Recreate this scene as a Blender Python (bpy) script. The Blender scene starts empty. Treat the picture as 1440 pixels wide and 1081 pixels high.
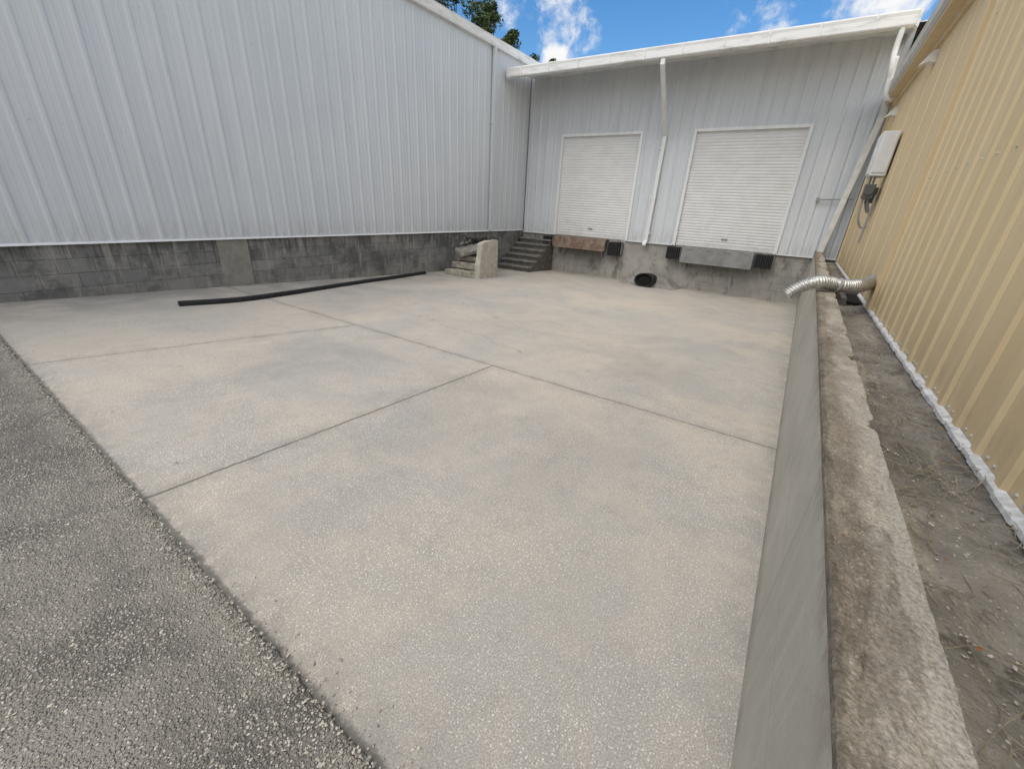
import bpy, bmesh, math, random
import numpy as np
from mathutils import Vector, Matrix, noise as mnoise
random.seed(7); np.random.seed(7)
scene=bpy.context.scene
COL=bpy.context.collection

# ------------------------------------------------------------------ node helper
class NB:
    def __init__(s,name,rough=.8,metal=0.,spec=.3):
        s.m=bpy.data.materials.new(name); s.m.use_nodes=True
        s.t=s.m.node_tree; s.n=s.t.nodes; s.l=s.t.links
        s.b=s.n['Principled BSDF']; s.b.inputs['Roughness'].default_value=rough
        s.b.inputs['Metallic'].default_value=metal
        s.b.inputs['Specular IOR Level'].default_value=spec
        s._co=None; s.two=False
    def put(s,sock,v):
        if isinstance(v,bpy.types.NodeSocket): s.l.new(v,sock)
        else:
            if isinstance(v,(tuple,list)) and len(v)==3 and sock.type=='RGBA': v=(*v,1)
            sock.default_value=v
    def co(s):
        if s._co is None:
            s._co=s.n.new('ShaderNodeTexCoord').outputs['Object']
        return s._co
    def xyz(s):
        n=s.n.new('ShaderNodeSeparateXYZ'); s.l.new(s.co(),n.inputs[0]); return n.outputs
    def comb(s,x,y,z):
        n=s.n.new('ShaderNodeCombineXYZ')
        for i,v in enumerate((x,y,z)): s.put(n.inputs[i],v)
        return n.outputs[0]
    def mapv(s,sc=(1,1,1),loc=(0,0,0),rot=(0,0,0),vec=None):
        n=s.n.new('ShaderNodeMapping'); s.l.new(vec or s.co(),n.inputs[0])
        n.inputs['Scale'].default_value=sc; n.inputs['Location'].default_value=loc; n.inputs['Rotation'].default_value=rot
        return n.outputs[0]
    def noise(s,scale,detail=4,rough=.55,vec=None,dist=0.):
        n=s.n.new('ShaderNodeTexNoise')
        if s.two: n.noise_dimensions='2D'
        s.l.new(vec or s.co(),n.inputs['Vector'])
        n.inputs['Scale'].default_value=scale;n.inputs['Detail'].default_value=min(detail,5)
        n.inputs['Roughness'].default_value=rough;n.inputs['Distortion'].default_value=dist
        return n.outputs[0]
    def vor(s,scale,vec=None,feat='F1',rnd=1.):
        n=s.n.new('ShaderNodeTexVoronoi')
        if s.two: n.voronoi_dimensions='2D'
        s.l.new(vec or s.co(),n.inputs['Vector'])
        n.feature=feat; n.inputs['Scale'].default_value=scale; n.inputs['Randomness'].default_value=rnd
        return n.outputs['Distance'], n.outputs['Color'] if feat=='F1' else None
    def ma(s,op,a,b=0.,c=0.,clamp=False):
        n=s.n.new('ShaderNodeMath'); n.operation=op; n.use_clamp=clamp
        for i,v in enumerate((a,b,c)): s.put(n.inputs[i],v)
        return n.outputs[0]
    def sm(s,v,a,b,c=0.,d=1.):
        n=s.n.new('ShaderNodeMapRange'); n.interpolation_type='SMOOTHSTEP'
        s.put(n.inputs[0],v)
        for i,x in enumerate((a,b,c,d)): s.put(n.inputs[i+1],x)
        return n.outputs[0]
    def mix(s,f,a,b,mode='MIX'):
        n=s.n.new('ShaderNodeMix'); n.data_type='RGBA'; n.blend_type=mode
        s.put(n.inputs[0],f); s.put(n.inputs[6],a); s.put(n.inputs[7],b)
        return n.outputs[2]
    def lum(s,c):
        n=s.n.new('ShaderNodeSeparateColor'); s.l.new(c,n.inputs[0]); return n.outputs
    def bump(s,h,dist=.01,strength=1.,prev=None):
        n=s.n.new('ShaderNodeBump'); s.put(n.inputs['Height'],h)
        n.inputs['Distance'].default_value=dist; n.inputs['Strength'].default_value=strength
        if prev is not None: s.l.new(prev,n.inputs['Normal'])
        return n.outputs[0]
    def out(s,col,normal=None,rough=None):
        s.put(s.b.inputs['Base Color'],col)
        if normal is not None: s.l.new(normal,s.b.inputs['Normal'])
        if rough is not None: s.put(s.b.inputs['Roughness'],rough)
        return s.m
    def line(s,p,q,w,soft,x,y):
        dx,dy=q[0]-p[0],q[1]-p[1]; L=math.hypot(dx,dy); dx/=L;dy/=L
        ax=s.ma('SUBTRACT',x,p[0]); ay=s.ma('SUBTRACT',y,p[1])
        t=s.ma('ADD',s.ma('MULTIPLY',ax,dx),s.ma('MULTIPLY',ay,dy))
        d=s.ma('ABSOLUTE',s.ma('SUBTRACT',s.ma('MULTIPLY',ax,-dy),s.ma('MULTIPLY',ay,-dx)))
        k=s.sm(d,w+soft,w)
        k=s.ma('MULTIPLY',k,s.ma('GREATER_THAN',t,0.)); return s.ma('MULTIPLY',k,s.ma('LESS_THAN',t,L))
def mx(nb,*a):
    r=a[0]
    for v in a[1:]: r=nb.ma('MAXIMUM',r,v)
    return r

# ------------------------------------------------------------------ materials
def paint_white(name,c1=(.60,.63,.65),c2=(.70,.72,.73),rough=.45,base_dirt=None,oil=.012):
    b=NB(name,rough,0,.25)
    st=b.noise(1.,4,.6,b.mapv((6,6,.35)))
    big=b.noise(.5,3,.5)
    f=b.sm(b.ma('ADD',b.ma('MULTIPLY',st,.6),b.ma('MULTIPLY',big,.4)),.35,.65)
    col=b.mix(f,c1,c2)
    dirt=b.sm(b.noise(3.,5,.7,b.mapv((4,4,.6))),.56,.8)
    col=b.mix(b.ma('MULTIPLY',dirt,.25),col,(.40,.39,.365))
    if base_dirt is not None:
        z=b.xyz()[2]
        g=b.sm(z,base_dirt+.5,base_dirt)
        g=b.ma('MULTIPLY',g,b.sm(b.noise(2.5,5,.65,b.mapv((5,5,1))),.35,.7))
        col=b.mix(b.ma('MULTIPLY',g,.5),col,(.35,.32,.28))
    nrm=b.bump(b.noise(1.6,2,.4,b.mapv((2.2,2.2,1))),oil,.4)
    return b.out(col,nrm)
M_white=paint_white('painted_white_steel',(.555,.585,.61),(.635,.66,.68),.5,base_dirt=-.85)
M_whiteL=paint_white('painted_pale_grey_steel',(.545,.58,.61),(.605,.635,.66),.6,base_dirt=-.85)
M_trim=paint_white('white_trim_paint',(.68,.69,.69),(.77,.78,.775),.4)
def mk_gutter():
    b=NB('weathered_white_gutter',.5,0,.35)
    f=b.sm(b.noise(2,5,.7,b.mapv((1,1,5))),.45,.8)
    col=b.mix(f,(.78,.78,.77),(.46,.46,.43))
    return b.out(col)
M_gutter=mk_gutter()
def mk_door():
    b=NB('roller_door_paint',.55,0,.25)
    f=b.sm(b.noise(1.4,4,.6,b.mapv((2,2,3))),.35,.7)
    col=b.mix(f,(.69,.69,.68),(.635,.635,.625))
    z=b.xyz()[2]
    g=b.ma('MULTIPLY',b.sm(z,.0,-.85),b.sm(b.noise(5,5,.6),.45,.75))
    col=b.mix(b.ma('MULTIPLY',g,.35),col,(.45,.41,.36))
    return b.out(col)
M_door=mk_door()
def mk_yellow():
    b=NB('tan_yellow_steel',.6,0,.2)
    st=b.sm(b.noise(1,4,.6,b.mapv((5,5,.5))),.35,.7)
    col=b.mix(st,(.605,.475,.285),(.65,.52,.325))
    z=b.xyz()[2]
    g=b.ma('MULTIPLY',b.sm(z,-.45,-.9),b.sm(b.noise(4,5,.7,b.mapv((3,3,1.2))),.4,.7))
    col=b.mix(b.ma('MULTIPLY',g,.35),col,(.38,.31,.21))
    return b.out(col,b.bump(b.noise(2,2,.4),.008,.4))
M_yellow=mk_yellow()
def simple(name,c,rough=.6,metal=0.,var=.25,scale=8,spec=.3,c2=None,bmp=.002):
    b=NB(name,rough,metal,spec)
    f=b.sm(b.noise(scale,5,.65),.3,.72)
    c2=c2 or tuple(x*(1-var) for x in c)
    return b.out(b.mix(f,c,c2),b.bump(b.noise(scale*5,3,.6),bmp,.6))
M_flash=simple('galvanised_flashing',(.62,.64,.66),.35,.3,.35,14,.5)
M_rubber=simple('black_rubber',(.022,.022,.024),.65,0,.4,10)
M_rust=simple('rusty_steel_plate',(.16,.10,.075),.9,0,.3,7,.15,(.28,.225,.18),.003)
M_lip=simple('blue_grey_steel_plate',(.27,.27,.265),.6,.1,.3,3,.3,(.19,.185,.175))
M_greybox=simple('pale_grey_enamel',(.68,.69,.69),.5,0,.15,5)
M_gutter2=simple('grey_beige_gutter',(.50,.49,.46),.5,0,.25,5)
M_pipe=simple('white_pvc',(.76,.76,.73),.4,0,.22,5)
M_conduit=simple('grey_conduit',(.33,.34,.34),.5,.2,.2,5)
M_meter=simple('dark_meter_casing',(.12,.12,.12),.5,.1,.2,5)
M_dark=simple('dark_void',(.008,.008,.008),.95)  # near-black colour standing in for shade inside gaps and openings
M_twig=simple('dry_twig',(.34,.295,.22),.9,0,.4,20)
M_leaflit=simple('orange_leaf_litter',(.36,.15,.05),.8,0,.5,30)
M_foam=simple('white_foam_closure',(.68,.69,.70),.8,0,.4,18)
def mk_alu():
    b=NB('ribbed_aluminium_foil',.40,.8,.5)
    col=b.mix(b.sm(b.noise(30,3,.6),.35,.7),(.66,.65,.63),(.42,.41,.39))
    return b.out(col,b.bump(b.noise(60,3,.6),.003,.8))
M_alu=mk_alu()
def mk_block(name,axis):
    b=NB(name,.9,0,.15)
    x,y,z=b.xyz()
    wz=b.ma('ADD',z,b.ma('MULTIPLY',b.noise(8,3,.6),.012))
    v=b.comb(x if axis=='x' else y,wz,0.)
    n=b.n.new('ShaderNodeTexBrick'); b.l.new(v,n.inputs['Vector'])
    n.inputs['Scale'].default_value=1.;n.inputs['Brick Width'].default_value=.405;n.inputs['Row Height'].default_value=.203
    n.inputs['Mortar Size'].default_value=.006;n.inputs['Mortar Smooth'].default_value=.6;n.inputs['Bias'].default_value=0.
    n.inputs['Color1'].default_value=(.20,.20,.197,1);n.inputs['Color2'].default_value=(.29,.285,.272,1);n.inputs['Mortar'].default_value=(.145,.142,.135,1)
    col=n.outputs['Color']
    big=b.sm(b.noise(1.1,5,.72,b.mapv((1,1,1.1))),.41,.60)
    col=b.mix(b.ma('MULTIPLY',big,.7),col,(.085,.088,.088))
    pal=b.sm(b.noise(1.5,5,.7,b.mapv((1,1,1.6),(4,7,2))),.52,.66)
    col=b.mix(b.ma('MULTIPLY',pal,.5),col,(.36,.35,.325))
    st=b.sm(b.noise(4,5,.7,b.mapv((2.2,2.2,.35))),.52,.70)
    col=b.mix(b.ma('MULTIPLY',st,.55),col,(.44,.42,.38))
    drip=b.ma('MULTIPLY',b.sm(b.noise(7,4,.7,b.mapv((2.5,2.5,.12),(1,1,1))),.50,.60),b.sm(z,-1.35,-.85))
    col=b.mix(b.ma('MULTIPLY',drip,.65),col,(.06,.06,.058))
    low=b.ma('MULTIPLY',b.sm(z,-1.35,-1.75),b.sm(b.noise(3,5,.6,b.mapv((1,1,1),(5,5,5))),.4,.62))
    col=b.mix(b.ma('MULTIPLY',low,.6),col,(.33,.31,.28))
    fine=b.noise(60,4,.7)
    col=b.mix(.35,col,b.mix(fine,(.05,.05,.05),(.65,.65,.63)),'OVERLAY')
    h=b.ma('ADD',b.ma('MULTIPLY',n.outputs['Fac'],-1.),b.ma('MULTIPLY',fine,.5))
    return b.out(col,b.bump(h,.005,.8))
M_blockY=mk_block('stained_block_wall','y')
def mk_dock():
    b=NB('stained_dock_concrete',.9,0,.15)
    x,y,z=b.xyz()
    col=b.mix(b.sm(b.noise(1.2,5,.65),.35,.65),(.38,.36,.325),(.28,.27,.25))
    v=b.comb(x,z,0.)
    n=b.n.new('ShaderNodeTexBrick'); b.l.new(v,n.inputs['Vector'])
    n.inputs['Scale'].default_value=1.;n.inputs['Brick Width'].default_value=.405;n.inputs['Row Height'].default_value=.203
    n.inputs['Mortar Size'].default_value=.007;n.inputs['Mortar Smooth'].default_value=.6
    n.inputs['Color1'].default_value=(1,1,1,1);n.inputs['Color2'].default_value=(.82,.82,.82,1);n.inputs['Mortar'].default_value=(.55,.55,.55,1)
    bl=b.sm(b.noise(.7,3,.5),.42,.55)
    col=b.mix(b.ma('MULTIPLY',bl,.75),col,n.outputs['Color'],'MULTIPLY')
    dk=b.sm(b.noise(2.2,5,.7,b.mapv((1.6,1,.7),(3,0,0))),.50,.66)
    col=b.mix(b.ma('MULTIPLY',dk,.65),col,(.10,.095,.085))
    for cx in (-6.1,-1.9):
        g=b.ma('MULTIPLY',b.sm(b.ma('ABSOLUTE',b.ma('SUBTRACT',x,cx)),1.5,.5),b.sm(z,-1.75,-1.25))
        col=b.mix(b.ma('MULTIPLY',g,.55),col,(.10,.095,.085))
    lt=b.sm(b.noise(3,5,.7,b.mapv((3,1,.5),(9,0,0))),.56,.7)
    col=b.mix(b.ma('MULTIPLY',lt,.5),col,(.48,.46,.41))
    low=b.ma('MULTIPLY',b.sm(z,-1.85,-2.1),b.sm(b.noise(3,5,.6),.3,.6))
    col=b.mix(b.ma('MULTIPLY',low,.45),col,(.38,.34,.28))
    h=b.ma('ADD',b.ma('MULTIPLY',b.noise(45,4,.7),.4),b.ma('MULTIPLY',b.ma('MULTIPLY',n.outputs['Fac'],bl),-.8))
    return b.out(col,b.bump(h,.007,.8))
M_dock=mk_dock()
def mk_slab():
    b=NB('pale_exposed_aggregate_concrete',.85,0,.2); b.two=True
    x,y,z=b.xyz()
    flat=b.comb(x,y,0.)
    big=b.noise(.45,5,.6,flat,.3)
    mid=b.noise(1.7,5,.62,flat,.4)
    col=b.mix(b.sm(big,.35,.65),(.50,.442,.372),(.42,.392,.353))
    col=b.mix(b.ma('MULTIPLY',b.sm(mid,.48,.72),.42),col,(.535,.465,.38))
    gr=b.sm(b.noise(.8,5,.68,b.mapv((1,1,1),(7,3,0),vec=flat),.3),.45,.72)
    col=b.mix(b.ma('MULTIPLY',gr,.42),col,(.30,.29,.272))
    sp_=b.sm(b.noise(5,5,.75,flat),.46,.74)
    col=b.mix(b.ma('MULTIPLY',sp_,.30),col,(.31,.29,.265))
    wr=b.sm(b.noise(.9,4,.6,b.mapv((1,1,1),(2,9,0),vec=flat)),.30,.66)
    for sc,th,gate,c,a in ((92,.30,.62,(.80,.755,.68),.72),(48,.18,.66,(.90,.87,.80),.85),(90,.26,.76,(.17,.16,.145),.55)):
        d,c3=b.vor(sc,b.mapv((1,1,1),(sc*.37,0,0),vec=flat))
        r=b.lum(c3)
        k=b.ma('MULTIPLY',b.sm(d,th,th*.6),b.ma('GREATER_THAN',r[0],gate))
        k=b.ma('MULTIPLY',k,b.ma('ADD',b.ma('MULTIPLY',wr,.6),.38))
        col=b.mix(b.ma('MULTIPLY',k,a),col,c)
    fine=b.noise(170,4,.8,flat)
    col=b.mix(.38,col,b.mix(b.sm(fine,.3,.7),(.14,.14,.14),(.9,.9,.9)),'OVERLAY')
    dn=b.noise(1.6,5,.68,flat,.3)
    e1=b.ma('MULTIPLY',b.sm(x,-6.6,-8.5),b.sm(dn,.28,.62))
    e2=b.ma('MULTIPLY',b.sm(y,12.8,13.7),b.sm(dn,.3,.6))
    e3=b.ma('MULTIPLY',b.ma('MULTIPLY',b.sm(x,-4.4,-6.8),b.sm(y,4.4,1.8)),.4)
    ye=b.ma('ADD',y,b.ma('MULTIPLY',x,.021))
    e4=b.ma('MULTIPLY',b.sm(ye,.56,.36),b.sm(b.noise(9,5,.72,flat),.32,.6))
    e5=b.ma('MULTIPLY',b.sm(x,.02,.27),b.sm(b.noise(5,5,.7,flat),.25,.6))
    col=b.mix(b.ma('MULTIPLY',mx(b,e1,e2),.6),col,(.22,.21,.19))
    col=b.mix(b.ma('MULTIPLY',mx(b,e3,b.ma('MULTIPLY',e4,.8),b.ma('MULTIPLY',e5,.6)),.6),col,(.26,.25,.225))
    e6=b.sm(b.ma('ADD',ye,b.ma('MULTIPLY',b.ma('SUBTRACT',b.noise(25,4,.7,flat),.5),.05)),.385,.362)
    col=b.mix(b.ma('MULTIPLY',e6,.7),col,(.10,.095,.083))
    for cx,cy,r0,a in ((-4.3,2.2,.8,.24),(-2.2,2.5,.6,.2),(-3.4,5.6,1.2,.12),(-6.5,5.0,1.3,.18),(-1.1,2.4,.6,.18),(-2.0,1.5,.5,.16),(-1.0,4.6,.8,.14)):
        n=b.ma('SQRT',b.ma('ADD',b.ma('POWER',b.ma('ABSOLUTE',b.ma('SUBTRACT',x,cx)),2.),b.ma('POWER',b.ma('ABSOLUTE',b.ma('SUBTRACT',y,cy)),2.)))
        n=b.ma('ADD',n,b.ma('MULTIPLY',b.ma('SUBTRACT',mid,.5),2.2*r0))
        col=b.mix(b.ma('MULTIPLY',b.sm(n,r0*1.5,0.),a),col,(.23,.222,.21))
    wob=b.ma('MULTIPLY',b.ma('SUBTRACT',b.noise(9,4,.6,flat),.5),.02)
    xw_=b.ma('ADD',x,wob); yw=b.ma('ADD',y,wob)
    J=[((-9,3.52),(.4,3.49),.0028,1.),((-2.52,.3),(-2.5,3.5),.0042,1.),((-5.48,.3),(-4.9,3.5),.003,.85),
       ((-8.9,11.8),(.5,9.35),.005,.3)]
    jm=None
    for p,q,w,a in J:
        k=b.ma('MULTIPLY',b.line(p,q,w,.008,xw_,yw),a)
        jm=k if jm is None else mx(b,jm,k)
    jm=b.ma('MULTIPLY',jm,b.sm(b.noise(3,4,.7,flat),.2,.5,.5,1.))
    cw=b.ma('MULTIPLY',b.ma('SUBTRACT',b.noise(1.6,5,.75,flat),.5),.9)
    xc=b.ma('ADD',x,cw); yc=b.ma('ADD',y,b.ma('MULTIPLY',b.ma('SUBTRACT',b.noise(2.2,5,.75,b.mapv((1,1,1),(5,1,0),vec=flat)),.5),.9))
    C=[((-4.9,4.6),(-2.6,4.2)),((-5.4,6.2),(-3.2,5.2)),((-5.6,7.2),(-3.8,8.6))]
    cm=None
    for p,q in C:
        k=b.line(p,q,.0028,.009,xc,yc); cm=k if cm is None else mx(b,cm,k)
    col=b.mix(b.ma('MULTIPLY',b.sm(jm,0,1),.75),col,(.12,.11,.095))
    halo=None
    for p,q,w,a in J[:3]:
        k=b.line(p,q,.0,.14,xw_,yw); halo=k if halo is None else mx(b,halo,k)
    col=b.mix(b.ma('MULTIPLY',b.ma('MULTIPLY',halo,b.sm(b.noise(4,4,.7,flat),.35,.6)),.28),col,(.2,.19,.17))
    col=b.mix(b.ma('MULTIPLY',cm,.55),col,(.15,.14,.125))
    h=b.ma('ADD',b.ma('MULTIPLY',fine,.18),b.ma('MULTIPLY',mx(b,jm,b.ma('MULTIPLY',cm,.5)),-2.))
    nr=b.bump(h,.004,.7)
    return b.out(col,nr)
M_slab=mk_slab()
def mk_asphalt():
    b=NB('old_asphalt_with_exposed_stones',.9,0,.15); b.two=True
    x,y,z=b.xyz()
    flat=b.comb(x,y,0.)
    d,c=b.vor(84,flat); r=b.lum(c)
    d2,c2=b.vor(165,flat); r2=b.lum(c2)
    stone=b.mix(r[1],(.25,.235,.208),(.54,.495,.425))
    stone=b.mix(b.ma('GREATER_THAN',r[2],.84),stone,(.72,.675,.60))
    base=b.mix(b.sm(b.noise(2.2,5,.65,flat),.35,.65),(.14,.132,.118),(.235,.218,.19))
    expo=b.sm(b.noise(1.8,5,.65,flat),.35,.62)
    gate=b.ma('GREATER_THAN',r[0],b.sm(expo,0,1,.52,.25))
    k=b.ma('MULTIPLY',b.sm(d,.42,.32),gate)
    col=b.mix(k,base,stone)
    k2=b.ma('MULTIPLY',b.sm(d2,.40,.3),b.ma('GREATER_THAN',r2[0],.40))
    col=b.mix(b.ma('MULTIPLY',k2,b.ma('SUBTRACT',1.,k)),col,b.mix(r2[1],(.16,.15,.132),(.47,.43,.375)))
    pk=b.sm(b.noise(1.1,5,.7,b.mapv((1,1,1),(3,8,0),vec=flat)),.48,.68)
    col=b.mix(b.ma('MULTIPLY',pk,.22),col,(.10,.095,.088))
    ye=b.ma('ADD',y,b.ma('MULTIPLY',x,.021))
    dust=b.ma('MULTIPLY',b.sm(ye,.10,.33),b.sm(b.noise(2.6,5,.7,flat),.30,.55))
    dust2=b.ma('MULTIPLY',b.sm(x,-3.9,-1.6),b.sm(b.noise(1.3,5,.6,b.mapv((1,1,1),(4,4,0),vec=flat)),.40,.6))
    col=b.mix(b.ma('MULTIPLY',mx(b,dust,b.ma('MULTIPLY',dust2,.8)),.42),col,(.49,.45,.385))
    ej=b.sm(b.ma('ADD',ye,b.ma('MULTIPLY',b.ma('SUBTRACT',b.noise(22,4,.7,flat),.5),.06)),.335,.352)
    col=b.mix(b.ma('MULTIPLY',ej,.6),col,(.09,.085,.075))
    h=b.ma('ADD',b.ma('MULTIPLY',b.sm(d,.55,.1),b.ma('ADD',gate,.3)),b.ma('MULTIPLY',b.sm(d2,.5,.1),.4))
    nr=b.bump(h,.006,1.)
    return b.out(col,nr)
M_asph=mk_asphalt()
def mk_stone():
    b=NB('loose_gravel',.85,0,.2)
    n=b.noise(45,2,.5); n2=b.noise(33,2,.5,b.mapv((1,1,1),(3,3,3)))
    col=b.mix(b.sm(n,.38,.62),(.22,.205,.18),(.60,.555,.48)); col=b.mix(b.ma('MULTIPLY',b.sm(n2,.5,.65),.6),col,(.37,.315,.25))
    return b.out(col)
M_stone=mk_stone()
def mk_rface():
    b=NB('smooth_grey_wall_render',.8,0,.2)
    x,y,z=b.xyz()
    col=b.mix(b.sm(b.noise(1.2,5,.6,b.mapv((1,1,2))),.35,.65),(.445,.42,.365),(.37,.352,.308))
    st=b.sm(b.noise(3,5,.7,b.mapv((1,5,.5))),.5,.72)
    col=b.mix(b.ma('MULTIPLY',st,.4),col,(.50,.47,.41))
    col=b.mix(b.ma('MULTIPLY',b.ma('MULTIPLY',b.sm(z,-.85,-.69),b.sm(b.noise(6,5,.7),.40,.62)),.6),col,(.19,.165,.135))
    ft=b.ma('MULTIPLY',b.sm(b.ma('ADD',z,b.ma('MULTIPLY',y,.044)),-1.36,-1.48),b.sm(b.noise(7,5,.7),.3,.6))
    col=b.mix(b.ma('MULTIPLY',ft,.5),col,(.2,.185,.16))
    yy=b.ma('ADD',y,b.ma('MULTIPLY',b.noise(6,4,.6),.03))
    f=b.ma('ABSOLUTE',b.ma('SUBTRACT',b.ma('FRACT',b.ma('MULTIPLY',b.ma('ADD',yy,b.ma('MULTIPLY',z,.05)),1.05)),.5))
    j=b.sm(f,.010,.002)
    zl=b.ma('ABSOLUTE',b.ma('ADD',z,1.12))
    j=mx(b,j,b.ma('MULTIPLY',b.sm(zl,.006,.001),.6))
    col=b.mix(b.ma('MULTIPLY',j,.4),col,(.20,.19,.165))
    col=b.mix(.22,col,b.mix(b.noise(90,4,.7),(.1,.1,.1),(.9,.9,.9)),'OVERLAY')
    h=b.ma('ADD',b.ma('MULTIPLY',b.noise(20,5,.6),.5),b.ma('MULTIPLY',j,-.7))
    return b.out(col,b.bump(h,.003,.6))
M_rface=mk_rface()
def mk_cap():
    b=NB('weathered_aggregate_wall_top',.92,0,.15)
    x,y,z=b.xyz()
    u=b.ma('SUBTRACT',x,b.ma('MULTIPLY',y,.0097))
    un=b.ma('ADD',b.ma('ADD',u,b.ma('MULTIPLY',b.ma('SUBTRACT',b.noise(4,5,.75),.5),.10)),b.ma('MULTIPLY',b.ma('SUBTRACT',b.noise(.9,3,.6),.5),.14))
    pale=b.mix(b.sm(b.noise(2.6,5,.72),.40,.60),(.44,.40,.335),(.30,.272,.228))
    brown=b.mix(b.sm(b.noise(5,5,.72),.36,.64),(.31,.27,.215),(.19,.163,.128))
    col=b.mix(b.sm(un,.270,.315),brown,pale)
    d,c=b.vor(110); r=b.lum(c)
    k=b.ma('MULTIPLY',b.sm(d,.40,.25),b.ma('GREATER_THAN',r[0],.55))
    k=b.ma('MULTIPLY',k,b.ma('ADD',b.ma('MULTIPLY',b.sm(y,3.5,1.),.5),.25))
    col=b.mix(b.ma('MULTIPLY',k,.6),col,b.mix(r[1],(.34,.31,.26),(.64,.60,.53)))
    m=b.sm(b.noise(3.0,5,.78,b.mapv((1.6,.6,1),(2,2,2))),.50,.64)
    col=b.mix(b.ma('MULTIPLY',m,.55),col,(.14,.12,.095))
    sm_=b.ma('MULTIPLY',b.sm(b.ma('ADD',u,b.ma('MULTIPLY',b.ma('SUBTRACT',b.noise(4,4,.7,b.mapv((1,1,1),(8,1,1))),.5),.07)),.345,.358),b.sm(b.ma('ADD',y,b.noise(2,3,.6)),3.2,2.4))
    col=b.mix(b.ma('MULTIPLY',sm_,.75),col,(.40,.375,.33))
    fac=b.sm(b.ma('ADD',u,b.ma('MULTIPLY',b.ma('SUBTRACT',b.noise(7,5,.78),.5),.06)),.236,.252)
    edge=b.mix(b.sm(b.noise(12,5,.75),.38,.62),(.10,.086,.068),(.20,.175,.14))
    col=b.mix(b.ma('MULTIPLY',b.ma('SUBTRACT',1.,fac),.75),col,edge)
    col=b.mix(.35,col,b.mix(b.sm(b.noise(120,3,.75),.3,.7),(.1,.1,.1),(.9,.9,.9)),'OVERLAY')
    h=b.ma('ADD',b.ma('MULTIPLY',b.sm(d,.5,.1),.15),b.ma('ADD',b.noise(45,5,.78),b.ma('MULTIPLY',m,-.5)))
    return b.out(col,b.bump(h,.007,1.))
M_cap=mk_cap()
def mk_dirt():
    b=NB('packed_grey_soil',.95,0,.1)
    x,y,z=b.xyz()
    col=b.mix(b.sm(b.noise(2.5,5,.68),.35,.65),(.195,.182,.16),(.31,.288,.252))
    sand=b.sm(b.noise(1.6,5,.72,b.mapv((2.5,.7,1),(3,1,0)),.6),.52,.64)
    col=b.mix(b.ma('MULTIPLY',sand,.65),col,(.45,.41,.34))
    d,c=b.vor(80); r=b.lum(c)
    col=b.mix(b.ma('MULTIPLY',b.ma('MULTIPLY',b.sm(d,.38,.2),b.ma('GREATER_THAN',r[0],.8)),.6),col,(.48,.45,.39))
    mul=b.sm(b.noise(9,5,.78),.53,.66)
    col=b.mix(b.ma('MULTIPLY',mul,.65),col,(.08,.07,.058))
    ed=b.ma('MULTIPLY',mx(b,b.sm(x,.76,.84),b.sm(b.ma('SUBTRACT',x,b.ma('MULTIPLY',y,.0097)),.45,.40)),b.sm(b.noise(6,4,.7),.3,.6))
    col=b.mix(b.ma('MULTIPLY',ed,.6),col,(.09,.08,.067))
    h=b.ma('ADD',b.noise(14,5,.75),b.ma('MULTIPLY',b.noise(70,4,.7),.4))
    return b.out(col,b.bump(h,.018,1.))
M_dirt=mk_dirt()
M_conc=simple('old_grey_concrete',(.33,.31,.28),.9,0,.45,5,.15,bmp=.005)
M_conc2=simple('dark_old_concrete',(.17,.16,.145),.9,0,.5,7,.15,bmp=.006)
M_cream=simple('beige_painted_concrete',(.57,.53,.45),.8,0,.3,5,.2,(.40,.37,.31),bmp=.006)
M_worn=simple('worn_tread_concrete',(.46,.42,.35),.85,0,.3,6,.2,(.20,.18,.15),bmp=.008)
M_parge=simple('grey_parge_coat',(.30,.29,.26),.9,0,.35,4,.15,bmp=.005)
M_ground=simple('scrubby_ground',(.13,.12,.08),.95,0,.4,.8,.1)
M_bark=simple('tree_bark',(.11,.085,.06),.95,0,.4,6,.1)
def mk_leaf(name,a,c):
    b=NB(name,.6,0,.3)
    col=b.mix(b.sm(b.noise(.9,3,.6),.35,.65),a,c)
    return b.out(col)
M_leaf=mk_leaf('dark_green_foliage',(.03,.055,.016),(.075,.11,.032))

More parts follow.
